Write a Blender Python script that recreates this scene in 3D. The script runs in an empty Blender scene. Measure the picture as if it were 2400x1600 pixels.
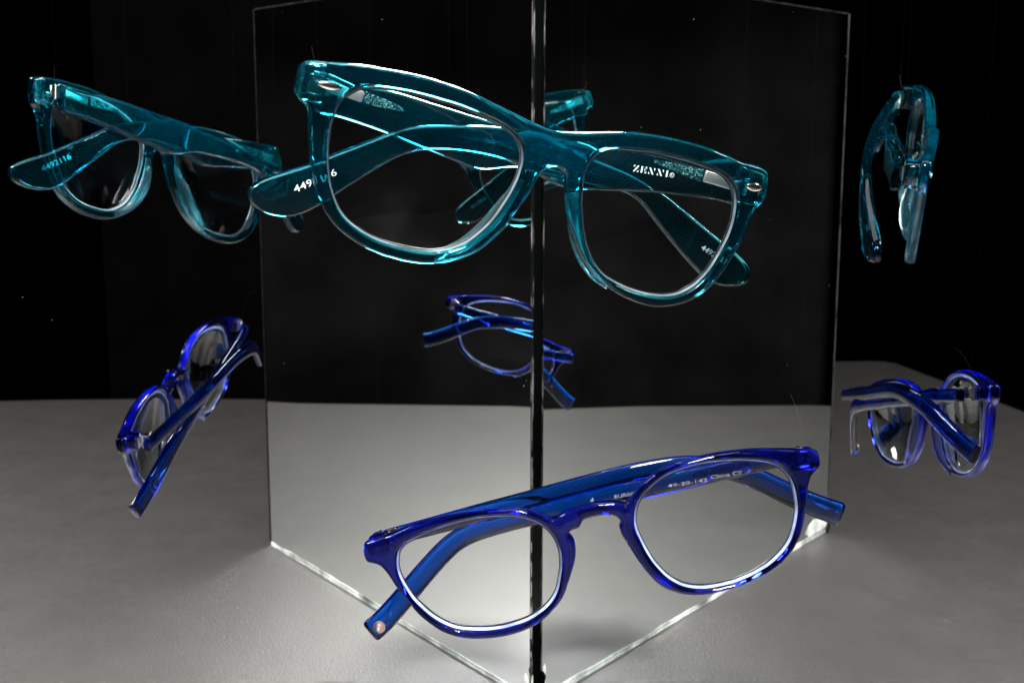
import bpy, bmesh, math, random
from mathutils import Vector, Matrix
from mathutils.geometry import delaunay_2d_cdt

random.seed(7)
S = bpy.context.scene
COL = S.collection
MM = 0.001                                   # all numbers below are millimetres

# ------------------------------------------------------------------ camera
cam_d = bpy.data.cameras.new("camera")
cam = bpy.data.objects.new("camera", cam_d)
COL.objects.link(cam)
_r = Vector((0.99991620, 0.01290793, 0.00098950))
_u = Vector((-0.00316708, 0.16979415, 0.98547446))
_f = Vector((-0.01255243, 0.98539501, -0.16982080))
m = Matrix((_r, _u, -_f)).transposed().to_4x4()
m.translation = Vector((-3.999, -535.426, 254.584)) * MM
cam.matrix_world = m
cam_d.sensor_width = 36.0
cam_d.lens = 3046.5 / 2400 * 36
cam_d.clip_start = 0.005
cam_d.clip_end = 60.0
cam_d.dof.use_dof = True
cam_d.dof.focus_distance = 0.385
cam_d.dof.aperture_fstop = 34
S.camera = cam

# ------------------------------------------------------------------ dark room, one softbox, plus fill lights added for highlights and haze
W = bpy.data.worlds.new("World")
S.world = W
W.use_nodes = True
W.node_tree.nodes["Background"].inputs[0].default_value = (0.0, 0.0, 0.0, 1)
W.node_tree.nodes["Background"].inputs[1].default_value = 0.0

def area(name, loc, target, sx, sy, power, color=(1, 1, 1), spread=180):
    l = bpy.data.lights.new(name, 'AREA')
    l.shape = 'RECTANGLE'
    l.size, l.size_y = sx * MM, sy * MM
    l.energy = power
    l.color = color
    l.spread = math.radians(spread)
    o = bpy.data.objects.new(name, l)
    COL.objects.link(o)
    o.location = Vector(loc) * MM
    o.rotation_euler = (Vector(target) - Vector(loc)).to_track_quat('-Z', 'Y').to_euler()
    return o
area("softbox", (58, -666, 760), (10, -90, 60), 110, 230, 20.5, (1.0, 0.965, 0.945))
area("added_top_fill", (0, -60, 900), (0, -60, 0), 300, 620, 1.5, (1.0, 0.99, 0.98))  # added fill from above, gives the arms and rims their top streaks
area("added_back_rim", (10, 330, 570), (5, -165, 255), 180, 120, 1.3, (0.97, 0.99, 1.0), 30)  # added rim light behind the mirrors, makes the teal acetate glow

area("added_cloth_fill", (420, -980, 1250), (330, -1195, 520), 120, 120, 2.2, (1.0, 0.95, 0.93))  # added fill on the rear curtain, lifts the dim grey in the panels


vs = S.view_settings
vs.view_transform = 'Standard'
vs.look = 'None'
vs.exposure = 0.0
vs.gamma = 1.0
S.render.engine = 'CYCLES'
cy = S.cycles
cy.max_bounces = 28
cy.diffuse_bounces = 4
cy.glossy_bounces = 12
cy.transmission_bounces = 20
cy.transparent_max_bounces = 32
cy.caustics_reflective = True
cy.caustics_refractive = True
cy.sample_clamp_indirect = 30.0
cy.blur_glossy = 0.2
cy.use_denoising = True
cy.denoiser = 'OPENIMAGEDENOISE'
try:
    cy.use_guiding = True
    cy.use_surface_guiding = True
    cy.guiding_training_samples = 96
except Exception:
    pass

# ------------------------------------------------------------------ helpers
def tag(o, label=None, cat=None, group=None, kind=None):
    if label: o["label"] = label
    if cat: o["category"] = cat
    if group: o["group"] = group
    if kind: o["kind"] = kind
    return o

def empty(name, mat):
    o = bpy.data.objects.new(name, None)
    o.empty_display_size = 0.01
    o.matrix_world = mat
    COL.objects.link(o)
    return o

def obj(name, bm, mats, parent=None, smooth=30):
    me = bpy.data.meshes.new(name)
    for v in bm.verts:
        v.co *= MM
    bmesh.ops.recalc_face_normals(bm, faces=bm.faces[:])
    bm.to_mesh(me)
    bm.free()
    for mt in (mats if isinstance(mats, (list, tuple)) else [mats]):
        me.materials.append(mt)
    if smooth:
        me.polygons.foreach_set('use_smooth', [True] * len(me.polygons))
        me.set_sharp_from_angle(angle=math.radians(smooth))
    o = bpy.data.objects.new(name, me)
    COL.objects.link(o)
    if parent is not None:
        o.parent = parent
    return o

def area2(P):
    return 0.5 * sum(P[i - 1][0] * P[i][1] - P[i][0] * P[i - 1][1] for i in range(len(P)))

def smooth_closed(P, step=0.6, relax=1):
    """Catmull-Rom through the points, then even steps"""
    n = len(P)
    D = []
    for i in range(n):
        p0, p1, p2, p3 = (Vector(P[(i + k) % n]) for k in (-1, 0, 1, 2))
        for j in range(8):
            t = j / 8
            D.append(0.5 * ((2 * p1) + (p2 - p0) * t + (2 * p0 - 5 * p1 + 4 * p2 - p3) * t * t + (3 * p1 - p0 - 3 * p2 + p3) * t ** 3))
    L = [0.0]
    for i in range(len(D)):
        L.append(L[-1] + (D[(i + 1) % len(D)] - D[i]).length)
    tot = L[-1]
    k = max(12, int(tot / step))
    out, j = [], 0
    for i in range(k):
        s = tot * i / k
        while L[j + 1] < s:
            j += 1
        a = (s - L[j]) / max(1e-9, L[j + 1] - L[j])
        out.append(D[j].lerp(D[(j + 1) % len(D)], a))
    keep = [Vector(P[i]) for i in range(n) if (Vector(P[i]) - Vector(P[i - 1])).angle(Vector(P[(i + 1) % n]) - Vector(P[i]), 0) > 0.6]
    base = list(out)
    for _ in range(relax if relax < 4 else 2):
        out = [(out[i - 1] + out[i] * 2 + out[(i + 1) % k]) / 4 for i in range(k)]
    if relax >= 4:                            # long smoothing that leaves corners alone
        fr = [max(0.0, min(1.0, (min([(q - c).length for c in keep] + [99.0]) - 1.0) / 3.0)) for q in base]
        for _ in range(relax):
            out = [out[i].lerp((out[i - 1] + out[i] * 2 + out[(i + 1) % k]) / 4, fr[i]) for i in range(k)]
    return out

def normals2(P):
    n = len(P)
    r = []
    for i in range(n):
        t = (P[(i + 1) % n] - P[i - 1])
        t = t.normalized() if t.length > 1e-9 else Vector((1, 0))
        r.append(Vector((-t.y, t.x)))        # left of travel = into the material
    for _ in range(3):
        r = [(r[i - 1] + r[i] + r[(i + 1) % n]).normalized() for i in range(n)]
    return r

def inside(P, x, y):
    c = False
    j = len(P) - 1
    for i in range(len(P)):
        if (P[i][1] > y) != (P[j][1] > y) and x < (P[j][0] - P[i][0]) * (y - P[i][1]) / (P[j][1] - P[i][1]) + P[i][0]:
            c = not c
        j = i
    return c

def prism(bm, outer, holes, wf, th, rf=0.9, rb=0.9, seg=4, inset=None, step=0.6, mat=0, relax=1):
    """solid sheet with rounded edges; wf(u,v) = front height, th = thickness"""
    loops = []
    for k, P in enumerate([outer] + list(holes)):
        P = smooth_closed(P, step, relax)
        a = area2(P)
        if (a > 0) != (k == 0):
            P = P[::-1]
        loops.append((P, normals2(P)))
    prof = []
    for i in range(seg + 1):
        t = math.pi / 2 * i / seg
        prof.append(((inset or rf) * (1 - math.sin(t)), -rf * (1 - math.cos(t))))
    prof_b = []
    for i in range(seg + 1):
        t = math.pi / 2 * i / seg
        prof_b.append(((inset or rb) * (1 - math.cos(t)), -th + rb * (1 - math.sin(t))))
    rings = prof + prof_b
    caps_f, caps_b = [], []
    for P, N in loops:
        prev = None
        n = len(P)
        for off, dz in rings:
            ring = []
            for i in range(n):
                q = P[i] + N[i] * off
                ring.append(bm.verts.new((q.x, q.y, wf(q.x, q.y) + dz)))
            if prev:
                for i in range(n):
                    f = bm.faces.new((prev[i], prev[(i + 1) % n], ring[(i + 1) % n], ring[i]))
                    f.material_index = mat
            else:
                caps_f.append(ring)
            prev = ring
        caps_b.append(prev)
    for caps, dz in ((caps_f, 0.0), (caps_b, -th)):
        vs2, ed, vv = [], [], []
        for ring in caps:
            b = len(vs2)
            n = len(ring)
            for i, v in enumerate(ring):
                vs2.append(Vector((v.co.x, v.co.y)))
                vv.append(v)
                ed.append((b + i, b + (i + 1) % n))
        co, _, tris, ov, _, _ = delaunay_2d_cdt(vs2, ed, [], 0, 1e-5)
        mp = []
        for i, c in enumerate(co):
            src = ov[i]
            if src:
                mp.append(vv[src[0]])
            else:
                mp.append(bm.verts.new((c.x, c.y, wf(c.x, c.y) + dz)))
        polys = [[(v.co.x, v.co.y) for v in ring] for ring in caps]
        for t in tris:
            cx = sum(co[i].x for i in t) / 3
            cyy = sum(co[i].y for i in t) / 3
            if inside(polys[0], cx, cyy) and not any(inside(h, cx, cyy) for h in polys[1:]):
                try:
                    f = bm.faces.new([mp[i] for i in t])
                    f.material_index = mat
                except ValueError:
                    pass
    return bm

def box(bm, c, s, M=None, mat=0):
    r = bmesh.ops.create_cube(bm, size=1.0)
    for v in r['verts']:
        v.co = Vector((v.co.x * s[0], v.co.y * s[1], v.co.z * s[2])) + Vector(c)
        if M is not None:
            v.co = M @ v.co
    for f in {f for v in r['verts'] for f in v.link_faces}:
        f.material_index = mat

def rbox(bm, c, s, r, M=None, seg=3):
    b2 = bmesh.new()
    bmesh.ops.create_cube(b2, size=1.0)
    for v in b2.verts:
        v.co = Vector((v.co.x * s[0], v.co.y * s[1], v.co.z * s[2]))
    bmesh.ops.bevel(b2, geom=b2.edges[:], offset=r, segments=seg, profile=0.5, affect='EDGES')
    for v in b2.verts:
        v.co += Vector(c)
        if M is not None:
            v.co = M @ v.co
    me = bpy.data.meshes.new("tmp")
    b2.to_mesh(me)
    b2.free()
    bm.from_mesh(me)
    bpy.data.meshes.remove(me)

def tube(bm, P, rad, n=8, closed=False):
    P = [Vector(p) for p in P]
    prev = None
    first = None
    up = Vector((0.3, 0.5, 0.81)).normalized()
    for i, p in enumerate(P):
        t = (P[min(i + 1, len(P) - 1)] - P[max(i - 1, 0)]).normalized()
        a = t.cross(up)
        if a.length < 1e-4:
            a = t.cross(Vector((1, 0, 0)))
        a.normalize()
        b = t.cross(a)
        ring = [bm.verts.new(p + rad * (math.cos(2 * math.pi * k / n) * a + math.sin(2 * math.pi * k / n) * b)) for k in range(n)]
        if prev:
            for k in range(n):
                bm.faces.new((prev[k], prev[(k + 1) % n], ring[(k + 1) % n], ring[k]))
        else:
            first = ring
        prev = ring
    bm.faces.new(first[::-1])
    bm.faces.new(prev)

# ------------------------------------------------------------------ materials
def mat(name):
    mt = bpy.data.materials.new(name)
    mt.use_nodes = True
    nt = mt.node_tree
    nt.nodes.clear()
    out = nt.nodes.new('ShaderNodeOutputMaterial')
    return mt, nt, out

def N(nt, typ, **kw):
    n = nt.nodes.new(typ)
    for k, v in kw.items():
        if hasattr(n, k) and not k.startswith('i_'):
            setattr(n, k, v)
    return n

def principled(name, color, rough=0.5, metal=0.0, noise=0.0, nscale=400.0, bump=0.0, spec=0.5):
    mt, nt, out = mat(name)
    p = N(nt, 'ShaderNodeBsdfPrincipled')
    p.inputs['Base Color'].default_value = (*color, 1)
    p.inputs['Roughness'].default_value = rough
    p.inputs['Metallic'].default_value = metal
    p.inputs['Specular IOR Level'].default_value = spec
    if noise or bump:
        tc = N(nt, 'ShaderNodeTexCoord')
        no = N(nt, 'ShaderNodeTexNoise')
        no.inputs['Scale'].default_value = nscale
        no.inputs['Detail'].default_value = 6
        nt.links.new(tc.outputs['Object'], no.inputs['Vector'])
        if noise:
            mr = N(nt, 'ShaderNodeMapRange')
            mr.inputs[1].default_value = 0.3
            mr.inputs[2].default_value = 0.7
            mr.inputs[3].default_value = 1 - noise
            mr.inputs[4].default_value = 1 + noise
            vm = N(nt, 'ShaderNodeVectorMath', operation='SCALE')
            vm.inputs[0].default_value = color
            nt.links.new(no.outputs['Fac'], mr.inputs[0])
            nt.links.new(mr.outputs[0], vm.inputs['Scale'])
            nt.links.new(vm.outputs[0], p.inputs['Base Color'])
        if bump:
            b = N(nt, 'ShaderNodeBump')
            b.inputs['Strength'].default_value = bump
            b.inputs['Distance'].default_value = 0.0003
            nt.links.new(no.outputs['Fac'], b.inputs['Height'])
            nt.links.new(b.outputs[0], p.inputs['Normal'])
    nt.links.new(p.outputs[0], out.inputs[0])
    return mt

def acetate(name, trans, dens, body, body_fac, rough=0.015):
    """tinted clear acetate: glass surface, absorbing inside, a trace of milky scatter"""
    mt, nt, out = mat(name)
    g = N(nt, 'ShaderNodeBsdfGlass')
    g.inputs['Roughness'].default_value = rough
    g.inputs['IOR'].default_value = 1.49
    tr = N(nt, 'ShaderNodeBsdfTranslucent')
    tr.inputs[0].default_value = (*body, 1)
    di = N(nt, 'ShaderNodeBsdfDiffuse')
    di.inputs[0].default_value = (*body, 1)
    m1 = N(nt, 'ShaderNodeMixShader')
    m1.inputs[0].default_value = 0.5
    nt.links.new(tr.outputs[0], m1.inputs[1])
    nt.links.new(di.outputs[0], m1.inputs[2])
    m2 = N(nt, 'ShaderNodeMixShader')
    m2.inputs[0].default_value = body_fac
    nt.links.new(g.outputs[0], m2.inputs[1])
    nt.links.new(m1.outputs[0], m2.inputs[2])
    nt.links.new(m2.outputs[0], out.inputs[0])
    va = N(nt, 'ShaderNodeVolumeAbsorption')
    va.inputs['Color'].default_value = (*trans, 1)
    va.inputs['Density'].default_value = dens
    nt.links.new(va.outputs[0], out.inputs['Volume'])
    # fine surface waviness from polishing
    tc = N(nt, 'ShaderNodeTexCoord')
    no = N(nt, 'ShaderNodeTexNoise')
    no.inputs['Scale'].default_value = 90
    no.inputs['Detail'].default_value = 2
    b = N(nt, 'ShaderNodeBump')
    b.inputs['Strength'].default_value = 0.10
    b.inputs['Distance'].default_value = 0.0006
    nt.links.new(tc.outputs['Object'], no.inputs['Vector'])
    nt.links.new(no.outputs['Fac'], b.inputs['Height'])
    nt.links.new(b.outputs[0], g.inputs['Normal'])
    return mt

def lens_mat(name):
    mt, nt, out = mat(name)
    fr = N(nt, 'ShaderNodeFresnel')
    fr.inputs[0].default_value = 1.25
    tr = N(nt, 'ShaderNodeBsdfTransparent')
    tr.inputs[0].default_value = (0.985, 0.99, 0.99, 1)
    gl = N(nt, 'ShaderNodeBsdfGlossy')
    gl.inputs['Roughness'].default_value = 0.0
    mx = N(nt, 'ShaderNodeMixShader')
    nt.links.new(fr.outputs[0], mx.inputs[0])
    nt.links.new(tr.outputs[0], mx.inputs[1])
    nt.links.new(gl.outputs[0], mx.inputs[2])
    # finger smudges and dust
    tc = N(nt, 'ShaderNodeTexCoord')
    no = N(nt, 'ShaderNodeTexNoise')
    no.inputs['Scale'].default_value = 70
    no.inputs['Detail'].default_value = 5
    nt.links.new(tc.outputs['Object'], no.inputs['Vector'])
    mr = N(nt, 'ShaderNodeMapRange')
    mr.inputs[1].default_value = 0.52
    mr.inputs[2].default_value = 0.8
    mr.inputs[3].default_value = 0.0
    mr.inputs[4].default_value = 0.0015
    nt.links.new(no.outputs['Fac'], mr.inputs[0])
    di = N(nt, 'ShaderNodeBsdfTranslucent')
    di.inputs[0].default_value = (0.5, 0.5, 0.52, 1)
    m2 = N(nt, 'ShaderNodeMixShader')
    nt.links.new(mr.outputs[0], m2.inputs[0])
    nt.links.new(mx.outputs[0], m2.inputs[1])
    nt.links.new(di.outputs[0], m2.inputs[2])
    nt.links.new(m2.outputs[0], out.inputs[0])
    return mt

def mirror_mat(name):
    mt, nt, out = mat(name)
    gl = N(nt, 'ShaderNodeBsdfGlossy')
    gl.inputs[0].default_value = (0.86, 0.895, 0.885, 1)
    gl.inputs['Roughness'].default_value = 0.0
    di = N(nt, 'ShaderNodeBsdfDiffuse')
    di.inputs[0].default_value = (0.75, 0.75, 0.75, 1)
    tc = N(nt, 'ShaderNodeTexCoord')
    vo = N(nt, 'ShaderNodeTexVoronoi')
    vo.inputs['Scale'].default_value = 1 / 0.009
    nt.links.new(tc.outputs['Object'], vo.inputs['Vector'])
    # radius of each speck from the cell's random colour: most cells have none
    sp = N(nt, 'ShaderNodeSeparateColor')
    nt.links.new(vo.outputs['Color'], sp.inputs[0])
    mr = N(nt, 'ShaderNodeMapRange')
    mr.inputs[1].default_value = 0.62
    mr.inputs[2].default_value = 1.0
    mr.inputs[3].default_value = 0.0
    mr.inputs[4].default_value = 0.03
    nt.links.new(sp.outputs[0], mr.inputs[0])
    lt = N(nt, 'ShaderNodeMath', operation='LESS_THAN')
    nt.links.new(vo.outputs['Distance'], lt.inputs[0])
    nt.links.new(mr.outputs[0], lt.inputs[1])
    mu = N(nt, 'ShaderNodeMath', operation='MULTIPLY')
    mu.inputs[1].default_value = 0.5
    nt.links.new(lt.outputs[0], mu.inputs[0])
    mx = N(nt, 'ShaderNodeMixShader')
    nt.links.new(mu.outputs[0], mx.inputs[0])
    nt.links.new(gl.outputs[0], mx.inputs[1])
    nt.links.new(di.outputs[0], mx.inputs[2])
    nt.links.new(mx.outputs[0], out.inputs[0])
    return mt

def chipped_mat(name):
    """ground glass edge: pale frosted glass broken by dark bites"""
    mt, nt, out = mat(name)
    p = N(nt, 'ShaderNodeBsdfPrincipled')
    p.inputs['Roughness'].default_value = 0.6
    p.inputs['Specular IOR Level'].default_value = 0.1
    tc = N(nt, 'ShaderNodeTexCoord')
    mp = N(nt, 'ShaderNodeMapping')
    mp.inputs['Scale'].default_value = (260, 260, 60)
    no = N(nt, 'ShaderNodeTexNoise')
    no.inputs['Scale'].default_value = 1.0
    no.inputs['Detail'].default_value = 7
    cr = N(nt, 'ShaderNodeValToRGB')
    cr.color_ramp.elements[0].position = 0.50
    cr.color_ramp.elements[0].color = (0.002, 0.002, 0.002, 1)
    cr.color_ramp.elements[1].position = 0.68
    cr.color_ramp.elements[1].color = (0.24, 0.225, 0.22, 1)
    nt.links.new(tc.outputs['Object'], mp.inputs[0])
    nt.links.new(mp.outputs[0], no.inputs['Vector'])
    nt.links.new(no.outputs['Fac'], cr.inputs[0])
    nt.links.new(cr.outputs[0], p.inputs['Base Color'])
    nt.links.new(p.outputs[0], out.inputs[0])
    return mt

def paper_mat(name):
    mt, nt, out = mat(name)
    p = N(nt, 'ShaderNodeBsdfPrincipled')
    p.inputs['Roughness'].default_value = 0.46
    p.inputs['Specular Tint'].default_value = (1.0, 0.955, 0.94, 1)
    p.inputs['IOR'].default_value = 2.4
    p.inputs['Specular IOR Level'].default_value = 0.6
    tc = N(nt, 'ShaderNodeTexCoord')
    n1 = N(nt, 'ShaderNodeTexNoise')
    n1.inputs['Scale'].default_value = 30
    n1.inputs['Detail'].default_value = 8
    n1.inputs['Roughness'].default_value = 0.62
    nt.links.new(tc.outputs['Object'], n1.inputs['Vector'])
    cr = N(nt, 'ShaderNodeValToRGB')
    cr.color_ramp.elements[0].position = 0.3
    cr.color_ramp.elements[0].color = (0.013, 0.0115, 0.011, 1)
    cr.color_ramp.elements[1].position = 0.72
    cr.color_ramp.elements[1].color = (0.027, 0.0242, 0.0232, 1)
    nt.links.new(n1.outputs['Fac'], cr.inputs[0])
    # pale lint and scuffs
    vo = N(nt, 'ShaderNodeTexVoronoi')
    vo.inputs['Scale'].default_value = 1 / 0.02
    nt.links.new(tc.outputs['Object'], vo.inputs['Vector'])
    sp = N(nt, 'ShaderNodeSeparateColor')
    nt.links.new(vo.outputs['Color'], sp.inputs[0])
    mr = N(nt, 'ShaderNodeMapRange')
    mr.inputs[1].default_value = 0.86
    mr.inputs[2].default_value = 1.0
    mr.inputs[3].default_value = 0.0
    mr.inputs[4].default_value = 0.09
    nt.links.new(sp.outputs[0], mr.inputs[0])
    lt = N(nt, 'ShaderNodeMath', operation='LESS_THAN')
    nt.links.new(vo.outputs['Distance'], lt.inputs[0])
    nt.links.new(mr.outputs[0], lt.inputs[1])
    mx = N(nt, 'ShaderNodeMix', data_type='RGBA')
    nt.links.new(lt.outputs[0], mx.inputs[0])
    nt.links.new(cr.outputs[0], mx.inputs[6])
    mx.inputs[7].default_value = (0.055, 0.052, 0.05, 1)
    nt.links.new(mx.outputs[2], p.inputs['Base Color'])
    n3 = N(nt, 'ShaderNodeTexNoise')
    n3.inputs['Scale'].default_value = 160
    n3.inputs['Detail'].default_value = 9
    n3.inputs['Roughness'].default_value = 0.7
    nt.links.new(tc.outputs['Object'], n3.inputs['Vector'])
    r3 = N(nt, 'ShaderNodeMapRange')
    r3.inputs[1].default_value = 0.3
    r3.inputs[2].default_value = 0.7
    r3.inputs[3].default_value = 0.44
    r3.inputs[4].default_value = 0.475
    nt.links.new(n3.outputs['Fac'], r3.inputs[0])
    nt.links.new(r3.outputs[0], p.inputs['Roughness'])
    n2 = N(nt, 'ShaderNodeTexNoise')
    n2.inputs['Scale'].default_value = 850
    n2.inputs['Detail'].default_value = 5
    nt.links.new(tc.outputs['Object'], n2.inputs['Vector'])
    b = N(nt, 'ShaderNodeBump')
    b.inputs['Strength'].default_value = 0.4
    b.inputs['Distance'].default_value = 0.0004
    nt.links.new(n2.outputs['Fac'], b.inputs['Height'])
    nt.links.new(b.outputs[0], p.inputs['Normal'])
    nt.links.new(p.outputs[0], out.inputs[0])
    return mt

def glitter_mat(name):
    mt, nt, out = mat(name)
    p = N(nt, 'ShaderNodeBsdfPrincipled')
    p.inputs['Roughness'].default_value = 0.35
    tc = N(nt, 'ShaderNodeTexCoord')
    vo = N(nt, 'ShaderNodeTexVoronoi')
    vo.inputs['Scale'].default_value = 1 / 0.00034
    nt.links.new(tc.outputs['Object'], vo.inputs['Vector'])
    sp = N(nt, 'ShaderNodeSeparateColor')
    nt.links.new(vo.outputs['Color'], sp.inputs[0])
    cr = N(nt, 'ShaderNodeValToRGB')
    cr.color_ramp.elements[0].position = 0.72
    cr.color_ramp.elements[0].color = (0.006, 0.075, 0.08, 1)
    cr.color_ramp.elements[1].position = 0.97
    cr.color_ramp.elements[1].color = (0.9, 1.0, 0.95, 1)
    nt.links.new(sp.outputs[0], cr.inputs[0])
    nt.links.new(cr.outputs[0], p.inputs['Base Color'])
    tr = N(nt, 'ShaderNodeBsdfTransparent')
    mx = N(nt, 'ShaderNodeMixShader')
    no = N(nt, 'ShaderNodeTexNoise')
    no.inputs['Scale'].default_value = 420
    nt.links.new(tc.outputs['Object'], no.inputs['Vector'])
    nt.links.new(no.outputs['Fac'], mx.inputs[0])
    nt.links.new(tr.outputs[0], mx.inputs[1])
    nt.links.new(p.outputs[0], mx.inputs[2])
    nt.links.new(mx.outputs[0], out.inputs[0])
    return mt

TEAL = acetate("teal_acetate", (0.0, 0.785, 0.845), 650.0, (0.0, 0.26, 0.36), 0.013)
BLUE = acetate("violet_blue_acetate", (0.32, 0.40, 0.885), 1650.0, (0.03, 0.07, 0.55), 0.016)
BLUE_ARM = acetate("blue_acetate", (0.10, 0.58, 0.89), 1750.0, (0.005, 0.13, 0.50), 0.016)
TEAL_FROST = acetate("teal_frosted", (0.05, 0.78, 0.86), 350.0, (0.02, 0.28, 0.36), 0.04, 0.2)
BLUE_FROST = acetate("blue_frosted", (0.25, 0.35, 0.88), 500.0, (0.03, 0.06, 0.40), 0.03, 0.2)
LENS = lens_mat("clear_lens")
LENS_EDGE = principled("ground_lens_edge", (0.36, 0.44, 0.70), 0.45, 0, 0.6, 140)
LENS_EDGE_DIM = principled("polished_lens_edge", (0.13, 0.17, 0.19), 0.3, 0, 0.6, 130)
LENS_LINE = principled("dark_lens_bevel", (0.02, 0.02, 0.03), 0.3)
STEEL = principled("polished_steel", (0.80, 0.76, 0.72), 0.18, 1.0)
CORE_METAL = principled("brushed_core", (0.75, 0.70, 0.66), 0.42, 1.0)
ROSE = principled("rose_gold_disc", (0.40, 0.29, 0.25), 0.38, 0.6, 0.12, 900)
ROSE_MARK = principled("raised_disc_mark", (0.95, 0.85, 0.78), 0.3)
PRINT = principled("white_print", (0.82, 0.83, 0.84), 0.5)
SILVER_PRINT = principled("silver_print", (0.30, 0.31, 0.36), 0.4, 0.3, 0.5, 900)
GLITTER = glitter_mat("glitter_core")
def nylon_mat(name, fac):
    mt, nt, out = mat(name)
    p = N(nt, 'ShaderNodeBsdfPrincipled')
    p.inputs['Base Color'].default_value = (0.45, 0.42, 0.40, 1)
    p.inputs['Roughness'].default_value = 0.25
    tr = N(nt, 'ShaderNodeBsdfTransparent')
    mx = N(nt, 'ShaderNodeMixShader')
    mx.inputs[0].default_value = fac
    nt.links.new(tr.outputs[0], mx.inputs[1])
    nt.links.new(p.outputs[0], mx.inputs[2])
    nt.links.new(mx.outputs[0], out.inputs[0])
    return mt
NYLON = nylon_mat("nylon_thread", 0.0015)
NYLON_TAIL = nylon_mat("nylon_tail", 0.02)
PAPER = paper_mat("grey_paper")
MIRROR = mirror_mat("silvered_mirror")
BACKING = principled("black_mirror_backing", (0.003, 0.003, 0.003), 0.8, spec=0.02)
CHIPPED = chipped_mat("chipped_glass_edge")
GLASS_EDGE = principled("pale_glass_edge", (0.035, 0.04, 0.037), 0.6, 0, 0.8, 60, spec=0.03)
DARK_EDGE = principled("dull_glass_edge", (0.008, 0.0085, 0.0085), 0.7, 0, 0.8, 120, spec=0.02)
WHITE_EDGE = principled("bare_glass_bottom_edge", (0.45, 0.47, 0.45), 0.4, 0, 0.9, 70)
WHITE_CHIP = principled("bare_glass_chip", (0.62, 0.65, 0.62), 0.4, 0, 0.4, 160)
TAPE = principled("black_tape", (0.0015, 0.002, 0.002), 0.9, spec=0.0)
CLOTH = principled("black_cloth", (0.002, 0.0018, 0.0018), 0.9, 0, 0.3, 20, spec=0.02)
GREY_CLOTH = principled("charcoal_cloth", (0.018, 0.017, 0.0175), 0.9, 0, 0.5, 9, spec=0.05)

# ------------------------------------------------------------------ traced outlines, millimetres in the plane of each frame front
B_OUTER = [(-68.6,0.9),(-66.6,1.3),(-60.0,2.2),(-55.6,3.4),(-50.4,4.2),(-45.3,4.6),(-39.9,4.7),(-34.5,4.6),(-30.5,4.4),(-26.4,4.0),(-23.3,3.5),(-20.6,2.8),(-16.8,1.3),(-13.9,-0.6),(-12.0,-2.0),(-10.1,-1.8),(-7.5,-0.9),(-4.9,-0.4),(-2.0,-0.1),(1.3,-0.1),(-0.5,0.1),(2.2,0.0),(6.8,-0.8),(8.6,-1.4),(10.2,-2.1),(11.8,-1.1),(13.2,0.2),(15.1,1.8),(16.9,3.1),(19.1,4.2),(21.6,5.3),(24.9,6.1),(28.2,6.6),(31.7,6.8),(35.6,6.9),(39.5,6.8),(44.2,6.3),(49.2,5.6),(53.0,4.8),(56.8,3.9),(62.5,2.4),(67.8,0.8),(68.9,0.1),(69.1,-1.7),(69.0,-3.8),(68.5,-4.8),(67.3,-5.6),(65.8,-6.8),(64.9,-8.4),(64.1,-10.3),(63.3,-13.4),(62.2,-16.8),(61.0,-20.3),(59.7,-23.3),(58.3,-25.4),(56.7,-27.5),(54.8,-29.1),(52.7,-30.7),(50.3,-32.0),(47.3,-33.1),(44.3,-33.9),(41.0,-34.7),(37.7,-35.2),(34.4,-35.4),(31.6,-35.4),(28.4,-35.3),(25.7,-34.9),(23.1,-34.2),(20.5,-33.2),(18.7,-32.1),(16.9,-30.9),(15.1,-29.1),(13.7,-27.2),(12.4,-24.9),(11.4,-22.9),(10.3,-20.4),(9.3,-17.6),(8.4,-15.0),(7.5,-12.5),(7.0,-10.7),(6.9,-9.2),(7.2,-8.1),(7.7,-7.3),(7.4,-6.5),(6.8,-5.6),(5.9,-5.0),(4.8,-4.6),(2.9,-4.3),(1.0,-4.1),(-1.0,-4.2),(-3.0,-4.5),(-4.5,-6.5),(-6.2,-6.7),(-7.4,-7.0),(-7.9,-7.4),(-7.6,-8.1),(-7.0,-9.4),(-6.8,-11.0),(-7.0,-13.1),(-7.5,-15.2),(-8.4,-17.4),(-9.4,-19.3),(-10.5,-21.5),(-11.7,-23.4),(-13.0,-25.4),(-14.3,-27.1),(-15.8,-28.7),(-17.4,-30.2),(-19.2,-31.6),(-21.1,-32.7),(-23.0,-33.7),(-25.3,-34.4),(-27.5,-35.0),(-30.3,-35.4),(-33.0,-35.6),(-36.2,-35.6),(-39.3,-35.3),(-42.1,-34.9),(-44.9,-34.2),(-47.3,-33.4),(-49.5,-32.3),(-51.4,-31.1),(-53.2,-29.6),(-54.7,-28.0),(-56.2,-26.2),(-57.5,-24.4),(-58.7,-22.4),(-59.5,-20.4),(-60.3,-18.3),(-61.3,-16.6),(-62.3,-14.7),(-63.0,-12.8),(-63.6,-11.0),(-64.3,-9.3),(-65.0,-7.9),(-65.8,-6.9),(-66.7,-6.2),(-68.0,-5.6),(-69.4,-4.9),(-69.7,-3.3),(-69.6,-1.6),(-69.2,-0.1)]
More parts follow.
